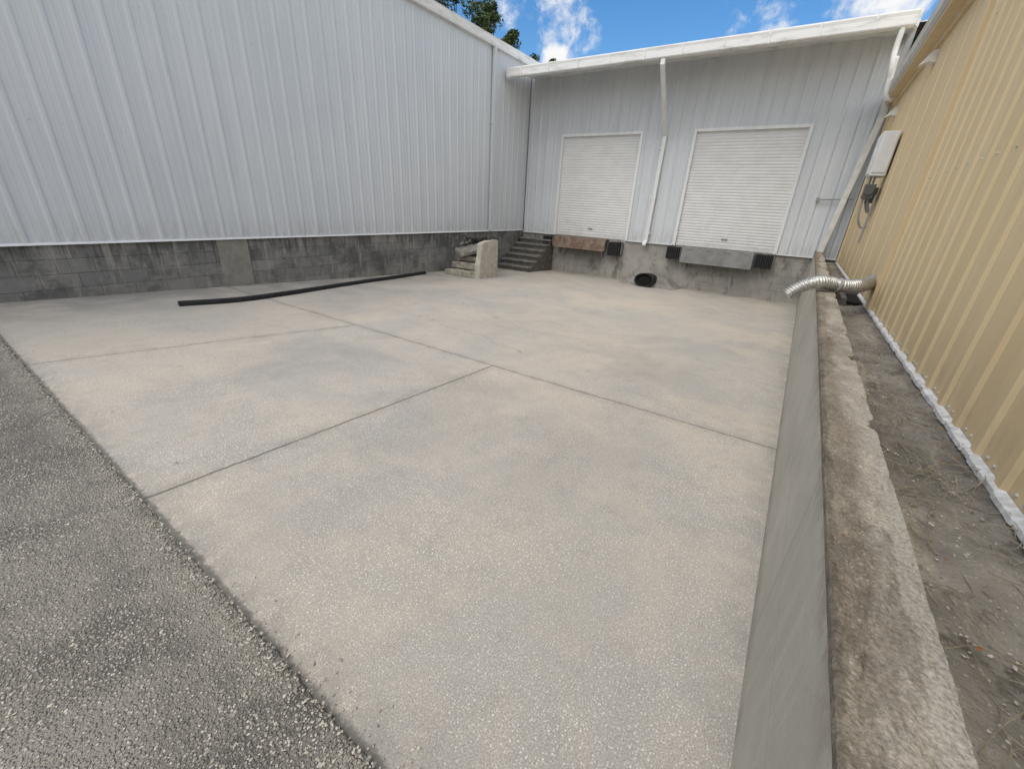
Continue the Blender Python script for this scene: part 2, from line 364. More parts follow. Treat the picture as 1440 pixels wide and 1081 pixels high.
# ------------------------------------------------------------------ mesh helpers
def link(o): COL.objects.link(o); return o
def mesh_obj(name,verts,faces,mat,parent=None,smooth=False,mats=None,fm=None):
    me=bpy.data.meshes.new(name); me.from_pydata([tuple(v) for v in verts],[],[tuple(f) for f in faces]); me.update()
    for m in (mats or [mat]): me.materials.append(m)
    if fm is not None: me.polygons.foreach_set('material_index',fm)
    if smooth: me.polygons.foreach_set('use_smooth',[True]*len(me.polygons))
    o=bpy.data.objects.new(name,me); link(o)
    if parent: o.parent=parent; o.matrix_parent_inverse=parent.matrix_world.inverted()
    return o
def root(name,loc,label,cat,group=None):
    o=bpy.data.objects.new(name,None); o.location=loc; o.empty_display_size=.3; link(o)
    o['label']=label; o['category']=cat
    if group:o['group']=group
    bpy.context.view_layer.update(); return o
class MB:
    def __init__(s): s.v=[];s.f=[];s.m=[]
    def add(s,vs,fs,mi=0):
        n=len(s.v); s.v+= [tuple(v) for v in vs]; s.f+=[tuple(i+n for i in f) for f in fs]; s.m+=[mi]*len(fs)
    def box(s,a,b,mi=0,mat=None,bev=0.):
        bm=bmesh.new(); bmesh.ops.create_cube(bm,size=1)
        for v in bm.verts:
            v.co=Vector([(a[i]+b[i])/2+v.co[i]*(b[i]-a[i]) for i in range(3)])
        if bev: bmesh.ops.bevel(bm,geom=bm.edges[:],offset=bev,segments=2,affect='EDGES',profile=.5)
        if mat is not None: bm.transform(mat)
        bm.verts.index_update()
        s.add([v.co.copy() for v in bm.verts],[[v.index for v in f.verts] for f in bm.faces],mi); bm.free()
    def rough_box(s,a,b,mat=None,amp=.012,cuts=5,seed=0,bev=.015):
        bm=bmesh.new(); bmesh.ops.create_cube(bm,size=1)
        for v in bm.verts: v.co=Vector([(a[i]+b[i])/2+v.co[i]*(b[i]-a[i]) for i in range(3)])
        bmesh.ops.bevel(bm,geom=bm.edges[:],offset=bev,segments=1,affect='EDGES',profile=.5)
        bmesh.ops.subdivide_edges(bm,edges=bm.edges[:],cuts=cuts,use_grid_fill=True)
        for v in bm.verts:
            q=v.co*9+Vector((seed,seed*2,0)); v.co+=Vector((mnoise.noise(q),mnoise.noise(q+Vector((7,0,0))),mnoise.noise(q+Vector((0,9,0)))))*amp
        if mat is not None: bm.transform(mat)
        bm.verts.index_update()
        s.add([v.co.copy() for v in bm.verts],[[v.index for v in f.verts] for f in bm.faces]); bm.free()
    def tube(s,pts,r,seg=12,mi=0,cap=True,rfun=None,flat=1.):
        pts=[Vector(p) for p in pts]; rings=[]
        up=Vector((0,0,1)); prevn=None
        for i,p in enumerate(pts):
            t=(pts[min(i+1,len(pts)-1)]-pts[max(i-1,0)]).normalized()
            if prevn is None:
                n=t.cross(up)
                if n.length<.05: n=t.cross(Vector((1,0,0)))
                n.normalize()
            else:
                n=(prevn-t*prevn.dot(t)).normalized()
            prevn=n; bb=t.cross(n)
            rr=rfun(i) if rfun else r
            rings.append([p+n*math.cos(a)*rr+bb*math.sin(a)*rr*flat for a in [2*math.pi*k/seg for k in range(seg)]])
        vs=[v for rg in rings for v in rg]; fs=[]
        for i in range(len(pts)-1):
            for k in range(seg):
                fs.append((i*seg+k,i*seg+(k+1)%seg,(i+1)*seg+(k+1)%seg,(i+1)*seg+k))
        if cap: fs.append(tuple(range(seg))); fs.append(tuple(range((len(pts)-1)*seg,len(pts)*seg))[::-1])
        s.add(vs,fs,mi)
    def prism(s,poly,axis,a,b,mi=0,mat=None):
        def P(p,t):
            if axis=='x': return Vector((t,p[0],p[1]))
            if axis=='y': return Vector((p[0],t,p[1]))
            return Vector((p[0],p[1],t))
        n=len(poly); vs=[P(p,a) for p in poly]+[P(p,b) for p in poly]
        if mat is not None: vs=[mat@v for v in vs]
        fs=[tuple(range(n))[::-1],tuple(range(n,2*n))]+[(i,(i+1)%n,n+(i+1)%n,n+i) for i in range(n)]
        s.add(vs,fs,mi)
    def obj(s,name,mats,parent=None,smooth=False):
        mats=mats if isinstance(mats,list) else [mats]
        o=mesh_obj(name,s.v,s.f,None,parent,smooth,mats,s.m)
        bm=bmesh.new(); bm.from_mesh(o.data); bmesh.ops.recalc_face_normals(bm,faces=bm.faces); bm.to_mesh(o.data); bm.free()
        return o
def onebox(name,a,b_,mat,parent,bev=0.):
    b=MB(); b.box(a,b_,bev=bev); return b.obj(name,mat,parent)
def bez(pts,n=10):
    P=[Vector(p) for p in pts]; P=[P[0]*2-P[1]]+P+[P[-1]*2-P[-2]]; out=[]
    for i in range(1,len(P)-2):
        for k in range(n):
            t=k/n; a,b,c,d=P[i-1],P[i],P[i+1],P[i+2]
            out.append(.5*((2*b)+(-a+c)*t+(2*a-5*b+4*c-d)*t*t+(-a+3*b-3*c+d)*t**3))
    out.append(P[-2]); return out

def rib_profile(s0,s1,pitch,h,base,top,minor=.004,phase=0.):
    out=[(s0,0.)]; c=math.floor((s0-phase)/pitch)*pitch+phase
    while c<s1+pitch:
        for ds,d in ((-base/2,0),(-top/2,h),(top/2,h),(base/2,0)): out.append((c+ds,d))
        if minor:
            for q in (.36,.64):
                m=c+pitch*q
                for ds,d in ((-.02,0),(-.009,minor),(.009,minor),(.02,0)): out.append((m+ds,d))
        c+=pitch
    out=sorted([p for p in out if s0<=p[0]<=s1])+[(s1,0.)]
    return out
def ribbed(name,prof,axis,const,sign,zb,zt,mat,parent,openings=(),screws=None,smat=None):
    pts=list(prof)
    for (a,b,z0,z1) in openings:
        for e in (a,b):
            for i in range(len(pts)-1):
                if pts[i][0]<e<pts[i+1][0]:
                    t=(e-pts[i][0])/(pts[i+1][0]-pts[i][0]); pts.insert(i+1,(e,pts[i][1]+t*(pts[i+1][1]-pts[i][1]))); break
    mb=MB()
    def P(s_,d,z): return (s_,const+sign*d,z) if axis=='x' else (const+sign*d,s_,z)
    for (s_a,d_a),(s_b,d_b) in zip(pts,pts[1:]):
        if s_b-s_a<1e-5: continue
        mid=(s_a+s_b)/2
        spans=[('b','t')]
        for (a,b,z0,z1) in openings:
            if a<mid<b: spans=[('b',z0),(z1,'t')]
        for lo,hi in spans:
            la=zb(s_a) if lo=='b' else lo; lb=zb(s_b) if lo=='b' else lo
            ha=zt(s_a) if hi=='t' else hi; hb=zt(s_b) if hi=='t' else hi
            if ha-la<.003: continue
            mb.add([P(s_a,d_a,la),P(s_b,d_b,lb),P(s_b,d_b,hb),P(s_a,d_a,ha)],[(0,1,2,3)])
    mats=[mat]
    if screws:
        mats.append(smat)
        for sx,z in screws:
            c=Vector(P(sx,.004,z)); r=.0075
            if axis=='x': mb.tube([c+Vector((0,-sign*.004,0)),c+Vector((0,sign*.004,0))],r,6,1)
            else: mb.tube([c+Vector((-sign*.004,0,0)),c+Vector((sign*.004,0,0))],r,6,1)
    return mesh_obj(name,mb.v,mb.f,None,parent,False,mats,mb.m)

# ------------------------------------------------------------------ key dimensions
YB=13.7; XL=-8.638; FA=-1.498; FB=-.044
fl=lambda y: FA+FB*y
xw=lambda y: .231+(.364-.231)*y/13.7
ZT=-.691; TW=.165
EDGE=lambda x: .352+.021*min(abs(x),6.5)

# ------------------------------------------------------------------ ground pieces
g=MB(); g.add([(-300,-300,-2.9),(300,-300,-2.9),(300,300,-2.9),(-300,300,-2.9)],[(0,1,2,3)])
o=g.obj('ground',M_ground); o['kind']='structure'
g=MB(); nx,ny=90,110; vs=[];fs=[]
for j in range(ny+1):
    y=.25+(YB+.1-.25)*j/ny
    x1=xw(y)+.05
    for i in range(nx+1):
        x=(XL-.1)+(x1-(XL-.1))*i/nx
        vs.append((x,y,fl(y)+.006*mnoise.noise(Vector((x*.5,y*.5,0)))))
for j in range(ny):
    for i in range(nx):
        a=j*(nx+1)+i; fs.append((a,a+1,a+nx+2,a+nx+1))
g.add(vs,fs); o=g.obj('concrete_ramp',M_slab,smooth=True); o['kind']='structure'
g=MB(); vs=[];fs=[]
xs=list(np.arange(XL-.1,.27,.012))
edge=[]
for x in xs:
    e=EDGE(x)+.012*mnoise.noise(Vector((x*1.3,0,0)))+.012*mnoise.noise(Vector((x*8,3,0)))+.010*mnoise.noise(Vector((x*35,7,0)))
    edge.append(e)
rows=[-60,-6,-1.,-.4,-.1,.05,.15,.22,.28]
for k,x in enumerate(xs):
    for r in rows: vs.append((x,r,-1.495+.006*mnoise.noise(Vector((x*2,r*2,5)))))
    vs.append((x,edge[k]-.035,-1.499)); vs.append((x,edge[k]-.008,-1.506)); vs.append((x,edge[k]+.004,-1.53))
nr=len(rows)+3
for k in range(len(xs)-1):
    for r in range(nr-1): fs.append((k*nr+r,(k+1)*nr+r,(k+1)*nr+r+1,k*nr+r+1))
g.add(vs,fs)
g.add([(-60,-60,-1.5),(XL-.1,-60,-1.5),(XL-.1,.3,-1.5),(-60,.3,-1.5)],[(0,1,2,3)])
o=g.obj('asphalt_pavement',M_asph); o['kind']='structure'
ico=bmesh.new(); bmesh.ops.create_icosphere(ico,subdivisions=1,radius=1.); iv=np.array([v.co[:] for v in ico.verts]); ifc=np.array([[v.index for v in f.verts] for f in ico.faces]); ico.free()
def scatter(name,n,fn,mat,smin,smax):
    V=[];F=[];c=0
    for i in range(n):
        x,y,z=fn(); s_=random.uniform(smin,smax)*(1 if random.random()<.95 else 1.5)
        M=np.array(Matrix.Rotation(random.random()*6.28,3,'Z')@Matrix.Rotation(random.uniform(-.5,.5),3,'X'))
        sc=np.array([random.uniform(.8,1.3),random.uniform(.7,1.1),random.uniform(.4,.65)])*s_
        v=(iv*(1+.22*np.random.randn(len(iv),1))*sc)@M.T+np.array([x,y,z])
        V.append(v);F.append(ifc+c);c+=len(iv)
    o=mesh_obj(name,np.concatenate(V).tolist(),np.concatenate(F).tolist(),mat); o['kind']='stuff'; return o
def fg():
    while 1:
        x=-.2-6.6*random.random()**1.3
        y=random.uniform(-.5,EDGE(x)-.01)
        if random.random()<.15: y=EDGE(x)-abs(random.gauss(0,.05))
        if random.random()<.025: y=EDGE(x)+.01+abs(random.gauss(0,.05)); return x,y,fl(y)
        return x,y,-1.496
scatter('gravel',13500,fg,M_stone,.0024,.0056)
g=MB(); vs=[];fs=[]; ys=np.concatenate([np.arange(-3,3,.05),np.arange(3,13.7,.15)]); nxs=14
for y in ys:
    for i in range(nxs+1):
        x=xw(y)+TW-.03+( .95-(xw(y)+TW-.03))*i/nxs
        t=i/nxs
        vs.append((x,y,-.945+.03*(abs(t-.45)*2)**2+.028*mnoise.noise(Vector((x*6,y*3,0)))+.012*mnoise.noise(Vector((x*22,y*20,0)))))
for j in range(len(ys)-1):
    for i in range(nxs):
        a=j*(nxs+1)+i; fs.append((a,a+1,a+nxs+2,a+nxs+1))
g.add(vs,fs); o=g.obj('soil_strip',M_dirt,smooth=True); o['kind']='structure'
def fd():
    y=random.random()**1.5*11; t=random.random(); return xw(y)+TW+t*(.80-xw(y)-TW),y,-.938
scatter('soil_crumbs',2400,fd,M_stone,.002,.006)

# ------------------------------------------------------------------ retaining wall
rw=root('retaining_wall',(.3,6,-1.6),'low smooth grey concrete retaining wall with weathered top beside sunken yard','retaining wall')
ys=np.concatenate([np.arange(-2.5,4,.016),np.arange(4,13.7,.1),[13.69]])
def wob(y,k):
    n=mnoise.noise(Vector((y*9,k,1))); chip=max(0,mnoise.noise(Vector((y*5,k,9)))-.20)*.07
    return .003*mnoise.noise(Vector((y*2,k,0)))+.005*n+.003*mnoise.noise(Vector((y*35,k,1)))+chip*(1+mnoise.noise(Vector((y*40,k,3))))
V=[];F=[]
for y in ys:
    x0=xw(y)
    V+= [(x0,y,-2.3),(x0,y,-1.3),(x0,y,ZT-.02)]
n=3
for j in range(len(ys)-1):
    for i in range(n-1): F.append((j*n+i,(j+1)*n+i,(j+1)*n+i+1,j*n+i+1))
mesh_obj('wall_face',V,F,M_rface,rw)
V=[];F=[]; N=14
for y in ys:
    x0=xw(y); a=wob(y,0);b_=wob(y,5)
    row=[(x0-.0025,y,ZT-.024-abs(a)*.5),(x0-.003+max(a,0)*.8,y,ZT-.004-abs(a)*.6)]
    for i in range(N+1):
        t=i/N; x=x0+.001+(TW-.002)*t+(max(a,0)*(1-t)-max(b_,0)*1.3*t)
        row.append((x,y,ZT+.006*mnoise.noise(Vector((x*9,y*5,3)))+.0035*mnoise.noise(Vector((x*40,y*40,3)))-.006*max(0,mnoise.noise(Vector((x*14,y*7,8)))*2)))
    row+=[(x0+TW-max(b_,0),y,ZT-.012),(x0+TW,y,-1.3)]
    V+=row; n=len(row)
for j in range(len(ys)-1):
    for i in range(n-1): F.append((j*n+i,(j+1)*n+i,(j+1)*n+i+1,j*n+i+1))
mesh_obj('wall_cap',V,F,M_cap,rw,False)

# ------------------------------------------------------------------ left building
lb=root('warehouse',(XL-8,4,-1.6),'long pale grey ribbed metal warehouse on a stained block base','building')
zbL=lambda y:-.813; zeL=lambda y:4.16
scr=[]
c=math.floor(-6/.305)*.305
while c<YB:
    if c>-5: scr+= [(c+.15,-.77),(c+.15,.7),(c+.15,2.3)]
    c+=.305
ribbed('ribbed_wall',rib_profile(-8,YB,.305,.014,.09,.03,.002),'y',XL,1,zbL,zeL,M_whiteL,lb,(),scr,M_flash)
onebox('block_base',(XL-.25,-8,-3),(XL-.012,YB+.0,-.80),M_blockY,lb)
onebox('pilaster',(XL-.1,3.50,-2.4),(XL+.012,4.02,-.822),M_parge,lb,.006)
b=MB(); b.prism([(XL-.02,-.79),(XL+.045,-.81),(XL+.05,-.825),(XL-.02,-.815)],'y',-8,YB-.05); b.obj('drip_flashing',M_trim,lb)
b=MB(); b.prism([(XL-.02,4.05),(XL+.11,4.05),(XL+.13,4.10),(XL+.15,4.22),(XL+.165,4.235),(XL+.14,4.235),(XL+.12,4.12),(XL-.02,4.10)],'y',-8,14.35)
for yy in np.arange(-7.5,14.3,.75): b.box((XL,yy,4.215),(XL+.15,yy+.03,4.222))
b.obj('gutter',M_gutter,lb)
b=MB(); b.box((XL+.035,11.52,-.80),(XL+.11,11.63,3.9),bev=.01)
b.prism([(XL+.035,3.85),(XL+.11,3.85),(XL+.12,4.06),(XL+.04,4.06)],'y',11.525,11.625)
for z in (0.3,2.2): b.box((XL+.03,11.49,z),(XL+.115,11.66,z+.03))
b.obj('downspout',M_whiteL,lb)
b=MB()
prof=rib_profile(-8,14.35,.305,.03,.075,.03,0)
for (a,d),(c2,d2) in zip(prof,prof[1:]):
    if c2-a>1e-5: b.add([(XL+.10,a,4.24+d),(XL+.10,c2,4.24+d2),(XL-12,c2,5.2+d2),(XL-12,a,5.2+d)],[(0,1,2,3)])
b.obj('roof',M_gutter,lb)
onebox('rear_wall',(XL-12,-8,-2.9),(XL-11.8,14.3,5.15),M_whiteL,lb); onebox('end_wall',(XL-11.8,-8.1,-2.9),(XL-.02,-8.0,4.1),M_whiteL,lb); onebox('end_wall',(XL-11.8,14.2,-2.9),(XL-.02,14.3,4.1),M_whiteL,lb)

# ------------------------------------------------------------------ dock building
db=root('loading_dock_building',(-4,14.5,-2.1),'white ribbed metal loading dock building with two closed roller doors','building')
D1=(-7.253,-4.72); D2=(-3.147,-.54); Z0,Z1=-.845,2.095
XR=1.02
ops=[(D1[0]-.04,D1[1]+.04,Z0-.2,Z1+.04),(D2[0]-.04,D2[1]+.04,Z0-.2,Z1+.04)]
scr=[]
c=-8.5
while c<XR:
    ok=not any(a<c+.15<b_ for a,b_,_,_ in ops)
    scr.append((c+.15,2.6)); scr.append((c+.15,3.5))
    if ok: scr+=[(c+.15,-.80),(c+.15,.6)]
    c+=.305
ribbed('ribbed_wall',rib_profile(XL+.03,XR,.305,.022,.085,.03,.003,.05),'x',YB,-1,lambda s:-.85,lambda s:3.95,M_white,db,ops,scr,M_conduit)
onebox('dock_wall',(XL+.0,YB+.015,-3),(XR,YB+.4,-.853),M_dock,db)
for xa,xb in ((XL+.02,D1[0]-.05),(D1[1]+.05,D2[0]-.05),(D2[1]+.05,XR)):
    onebox('base_flashing',(xa,YB-.045,-.875),(xb,YB+.02,-.852),M_trim,db)
def frame(D):
    e=.075
    bm_=MB()
    bm_.box((D[0]-e,YB-.045,Z0-.03),(D[0],YB+.10,Z1+e),bev=.004); bm_.box((D[1],YB-.045,Z0-.03),(D[1]+e,YB+.10,Z1+e),bev=.004)
    bm_.box((D[0]+.001,YB-.047,Z1+.002),(D[1]-.001,YB+.10,Z1+e+.003),bev=.004)
    cv=MB(); pitch=.0765; z=Z0+.07; prof=[]
    while z<Z1+.05:
        for k,(dz,d) in enumerate(((0,0),(.014,.006),(.03,.010),(.048,.010),(.064,.005),(.0755,0))): prof.append((z+dz,d))
        z+=pitch
    xs_=[D[0]+.001,(D[0]+D[1])/2,D[1]-.001]
    for (za,da),(zb_,db_) in zip(prof,prof[1:]):
        for xa,xb in zip(xs_,xs_[1:]): cv.add([(xa,YB+.05-da,za),(xb,YB+.05-da,za),(xb,YB+.05-db_,zb_),(xa,YB+.05-db_,zb_)],[(0,1,2,3)])
    door=cv.obj('roller_door',M_door,db)
    bm_.obj('door_frame',M_trim,door)
    onebox('bottom_bar',(D[0]+.002,YB+.02,Z0-.01),(D[1]-.002,YB+.06,Z0+.068),M_door,door,.005)
    mid=(D[0]+D[1])/2
    onebox('door_handle',(mid-.08,YB-.0,Z0+.25),(mid+.08,YB+.033,Z0+.275),M_conduit,door,.004)
frame(D1); frame(D2)
onebox('inner_wall',(XL,YB+.42,-.85),(XR,YB+.5,3.9),M_white,db); onebox('side_wall',(XR-.02,YB+.02,-.85),(XR,YB+9,3.9),M_white,db); onebox('rear_wall',(XL+.1,YB+9,-2.9),(XR,YB+9.1,4.8),M_white,db)
b=MB(); prof=rib_profile(XL+.17,.74,.305,.03,.075,.03,0)
for (a,d),(c2,d2) in zip(prof,prof[1:]):
    if c2-a>1e-5: b.add([(a,12.16,3.66+d),(c2,12.16,3.66+d2),(c2,YB+9.2,4.75+d2),(a,YB+9.2,4.75+d)],[(0,1,2,3)])
b.add([(XL+.17,12.2,3.60),(.74,12.2,3.60),(.74,YB+.4,3.79),(XL+.17,YB+.4,3.79)],[(0,1,2,3)])
b.obj('roof',M_gutter,db)
b=MB(); gy=12.1
pf=[(gy+.10,3.44),(gy+.02,3.44),(gy-.0,3.46),(gy-.01,3.60),(gy-.025,3.65),(gy-.02,3.675),(gy+.01,3.675),(gy+.03,3.47),(gy+.10,3.47)]
b.prism(pf,'x',XL+.17,.72)
b.box((XL+.17,gy+.10,3.43),(.72,gy+.13,3.64))
b.prism([(gy-.03,3.42),(gy+.14,3.42),(gy+.14,3.68),(gy-.03,3.68)],'x',.722,.735); b.prism([(gy-.03,3.42),(gy+.14,3.42),(gy+.14,3.68),(gy-.03,3.68)],'x',XL+.155,XL+.168)
for xx in np.arange(-8.,.7,.9): b.box((xx,gy-.03,3.44),(xx+.025,gy+.0,3.675))
b.obj('gutter',M_gutter,db)
b=MB(); b.prism([(12.14,3.42),(12.14,3.68),(YB+9,4.78),(YB+9,4.5)],'x',.74,.77); b.obj('rake_trim',M_gutter,db)
def rect_tube(b,pts,w,d):
    for p,q in zip(pts,pts[1:]):
        p=Vector(p);q=Vector(q); t=(q-p).normalized(); s1=Vector((1,0,0)); s1=(s1-t*s1.dot(t)).normalized(); s2=t.cross(s1)
        vs=[]
        for e in (p-t*.015,q+t*.015):
            for a,c2 in ((-1,-1),(1,-1),(1,1),(-1,1)): vs.append(e+s1*a*w/2+s2*c2*d/2)
        b.add(vs,[(0,1,2,3),(4,7,6,5),(0,4,5,1),(1,5,6,2),(2,6,7,3),(3,7,4,0)])
b=MB(); rect_tube(b,[(-3.92,12.17,3.46),(-3.92,12.17,3.33),(-3.98,13.60,2.02),(-4.02,13.60,-.86)],.10,.075)
for z in (1.7,.4,-.6): b.box((-4.09,13.565,z),(-3.93,13.7,z+.03))
rect_tube(b,[(-4.02,13.60,-.80),(-4.035,13.50,-.93)],.10,.075)
b.obj('downspout',M_trim,db)
b=MB(); b.tube(bez([(.55,12.17,3.45),(.55,12.2,3.1),(.60,12.2,2.75),(.66,12.5,2.5),(.80,13.4,2.42)],8),.047,12); rect_tube(b,[(.80,13.42,2.55),(.47,13.5,-.74)],.12,.08)
b.obj('side_downspout',M_pipe,db,False)
b=MB(); b.tube([(.06,13.62,.51),(.80,13.56,.54)],.016,8); b.box((.04,13.58,.48),(.10,13.7,.56)); b.obj('wall_bracket',M_conduit,db)
onebox('gap_shade_strip',(.86,13.60,-.85),(1.02,13.66,3.9),M_dark,db)  # black strip paints the shade in the gap beside the yellow building
def leveller(x0,x1,mat,tilt,lab,zl):
    b=MB(); b.box((x0,13.42,-.905),(x1,13.72,-.875),bev=.004)
    b.box((x0+.02,13.47,-1.02),(x1-.02,13.60,-.91))
    base=b.obj('dock_leveller',mat,db); base['label']=lab
    c=Matrix.Translation((0,13.42,-.90))@Matrix.Rotation(tilt,4,'X')@Matrix.Translation((0,-13.42,.90))
    b=MB(); b.box((x0,13.395,zl),(x1,13.42,-.90),bev=.006,mat=c); b.box((x0+.02,13.36,zl+.005),(x1-.02,13.395,zl+.05),mat=c,bev=.004)
    for xx in np.linspace(x0+.15,x1-.25,4): b.box((xx,13.385,-.94),(xx+.14,13.43,-.88),bev=.008)
    b.obj('lip_plate',mat,base)
    for xx in (x0+.12,x1-.18):
        b=MB(); b.prism([(13.46,-1.02),(13.70,-1.02),(13.70,-1.45),(13.62,-1.45)],'x',xx,xx+.05); b.obj('support_bracket',M_lip,base)
leveller(-7.16,-5.26,M_rust,-.10,'rusty brown dock leveller plate',-1.25)
leveller(-2.86,-.96,M_lip,-.06,'grey steel dock leveller plate',-1.31)
def bumper(x0,x1,z0,z1):
    b=MB()
    n=max(3,int((x1-x0)/.06)); w=(x1-x0)/n
    for i in range(n): b.box((x0+i*w+.003,13.40+random.uniform(0,.02),z0+random.uniform(-.01,.01)),(x0+(i+1)*w-.003,13.70,z1+random.uniform(-.01,.01)),bev=.01)
    bo=b.obj('dock_bumper',M_rubber,db)
    b=MB(); b.box((x0-.03,13.50,z0+.02),(x0-.008,13.71,z1-.02)); b.box((x1+.008,13.50,z0+.02),(x1+.03,13.71,z1-.02)); b.tube([(x0-.045,13.58,(z0+z1)/2),(x1+.045,13.58,(z0+z1)/2)],.013,8); b.obj('bumper_bracket',M_lip,bo)
bumper(-5.16,-4.76,-1.34,-.93); bumper(-3.30,-2.93,-1.24,-.90); bumper(-.92,-.50,-1.24,-.89); bumper(-7.60,-7.28,-1.22,-.93)

# ------------------------------------------------------------------ drain pipe
dr=root('drain_pipe',(-3.6,12.8,-2.05),'round black drain pipe end in a rough sloped concrete patch','drain pipe')
seg=44; C0=Vector((-3.62,12.70,-1.862)); ex=Vector((1,0,0)); ey=Vector((0,.25,.97)).normalized()
def ring(k,off,rx=.245,ry=.175): return [C0+ex*math.cos(a)*rx*k+ey*math.sin(a)*ry*k+Vector((0,off,-.1*off)) for a in [2*math.pi*i/seg for i in range(seg)]]
R_=[ring(1.20,.70),ring(1.20,.0),ring(1.13,-.014),ring(1.0,.0),ring(.97,.10),ring(.95,.6)]
vs=[p for r in R_ for p in r]; fs=[]
for i in range(len(R_)-1):
    for k in range(seg): fs.append((i*seg+k,i*seg+(k+1)%seg,(i+1)*seg+(k+1)%seg,(i+1)*seg+k))
b=MB(); b.add(vs,fs); b.obj('pipe_mouth',M_rubber,dr,True)
b=MB(); b.add(ring(.98,.06),[tuple(range(seg))]); b.obj('pipe_interior',M_dark,dr)  # flat black disc paints the darkness inside the pipe
b=MB(); vs=[];fs=[]; nx_,ny_=44,22; Y0=12.74
for j in range(ny_+1):
    y=Y0+(13.72-Y0)*j/ny_
    for i in range(nx_+1):
        x=C0.x-1.0+2.0*i/nx_
        t=(y-Y0)/(13.72-Y0); dx=abs(x-C0.x)
        hh=(.36*min(1,t*1.8))*max(0,1-(dx/.95)**1.8)
        if dx<.36 and t>.10: hh=max(hh, .40*math.sqrt(max(0,1-(dx/.37)**2))*min(1,(t-.10)*4))
        z=fl(y)-.02+hh+ (.04*mnoise.noise(Vector((x*5,y*5,0)))+.018*mnoise.noise(Vector((x*16,y*16,0))))*min(1,hh*12)
        if dx<.31 and t<.12: z=min(z,fl(y)-.01)
        vs.append((x,y,z))
for j in range(ny_):
    for i in range(nx_):
        a=j*(nx_+1)+i; fs.append((a,a+1,a+nx_+2,a+nx_+1))
b.add(vs,fs); b.obj('concrete_patch',M_conc,dr,True)

# ------------------------------------------------------------------ precast steps (broken)
st=root('concrete_steps',(-7.5,9.4,-1.9),'broken beige concrete steps with collapsed treads beside the block wall','steps')
T=Matrix.Translation((-7.05,9.12,-1.93))@Matrix.Rotation(math.radians(7),4,'Z')
b=MB()
poly=[(-.02,-.06),(-.03,.40),(.05,.62),(.09,.93),(.16,.96),(.45,1.00),(.95,1.00),(1.00,-.06)]
b.prism(poly,'x',-.15,0,0,T); b.obj('cheek_wall',M_cream,st)
b=MB()
for i in range(3):
    y0=i*.22; z0=.185*(i+1); w0=-1.13+.06*i
    b.rough_box((w0,y0-.03,z0-.15),(-.160,y0+.30,z0),mat=T,seed=i,bev=.014,amp=.028)
b.obj('tread',M_worn,st)
b=MB()
for i in range(3):
    y0=i*.22; b.box((-1.09+.06*i,y0+.02,-.06+.185*i),(-.162,y0+.06,.185*(i+1)-.13),mat=T)
b.box((-1.06,.66,-.05),(-1.0,1.0,.62),mat=T); b.box((-1.0,.94,-.05),(-.162,1.0,.80),mat=T); b.box((-1.0,.66,-.05),(-.162,.93,.46),mat=T)
b.obj('stair_core',M_conc2,st)
T2=T@Matrix.Translation((-.58,.48,.72))@Matrix.Rotation(-.24,4,'Y')@Matrix.Rotation(.45,4,'X')
b=MB(); b.rough_box((-.40,-.24,-.05),(.36,.24,.06),mat=T2,seed=5,amp=.025)
T3=T@Matrix.Translation((-.75,.8,.88))@Matrix.Rotation(-.32,4,'Y')@Matrix.Rotation(-.2,4,'X'); b.rough_box((-.3,-.2,-.04),(.25,.2,.04),mat=T3,seed=6,amp=.02)
T3=T@Matrix.Translation((-.85,.35,.62))@Matrix.Rotation(.7,4,'Y'); b.rough_box((-.16,-.12,-.05),(.16,.12,.06),mat=T3,seed=8,amp=.03)
b.obj('broken_slab',M_conc,st)
b=MB()
for k in range(9):
    x=random.uniform(-1.,-.1); y=random.uniform(.45,.9); pts=[T@Vector((x,y,.85)),T@Vector((x+random.uniform(-.15,.15),y+random.uniform(-.1,.1),1.0+random.random()*.08)),T@Vector((x+random.uniform(-.35,.35),y+.1,.98+random.random()*.06))]
    b.tube(bez(pts,5),.012,6)
b.rough_box((-.65,.58,.90),(-.16,.92,1.0),mat=T,seed=3,amp=.05); b.rough_box((-1.0,.7,.78),(-.66,.94,.92),mat=T,seed=4,amp=.04)
b.obj('tar_debris',M_rubber,st)

# ------------------------------------------------------------------ corner steps
cs=root('concrete_steps',(-7.8,12.9,-2.05),'grey stained concrete steps in the corner beside the dock wall','steps')
x0,x1=-8.55,-7.28; nst=6; tread=.27; rise=.165; y0=12.05; zg=fl(12.05)
b=MB()
for i in range(nst):
    z=zg+rise*(i+1); b.box((x0,y0+i*tread-.025,z-.06),(x1,min(y0+(i+1)*tread+.01,13.67),z),bev=.012)
b.obj('tread',simple('dull_tread_concrete',(.25,.235,.21),.9,0,.45,5,.15,bmp=.005),cs)
b=MB()
for i in range(nst):
    z=zg+rise*(i+1); b.box((x0+.02,y0+i*tread+.012,-2.3+.001*i),(x1-.02,min(y0+(i+1)*tread+.011,13.68),z-.061))
b.obj('stair_core',M_conc2,cs)

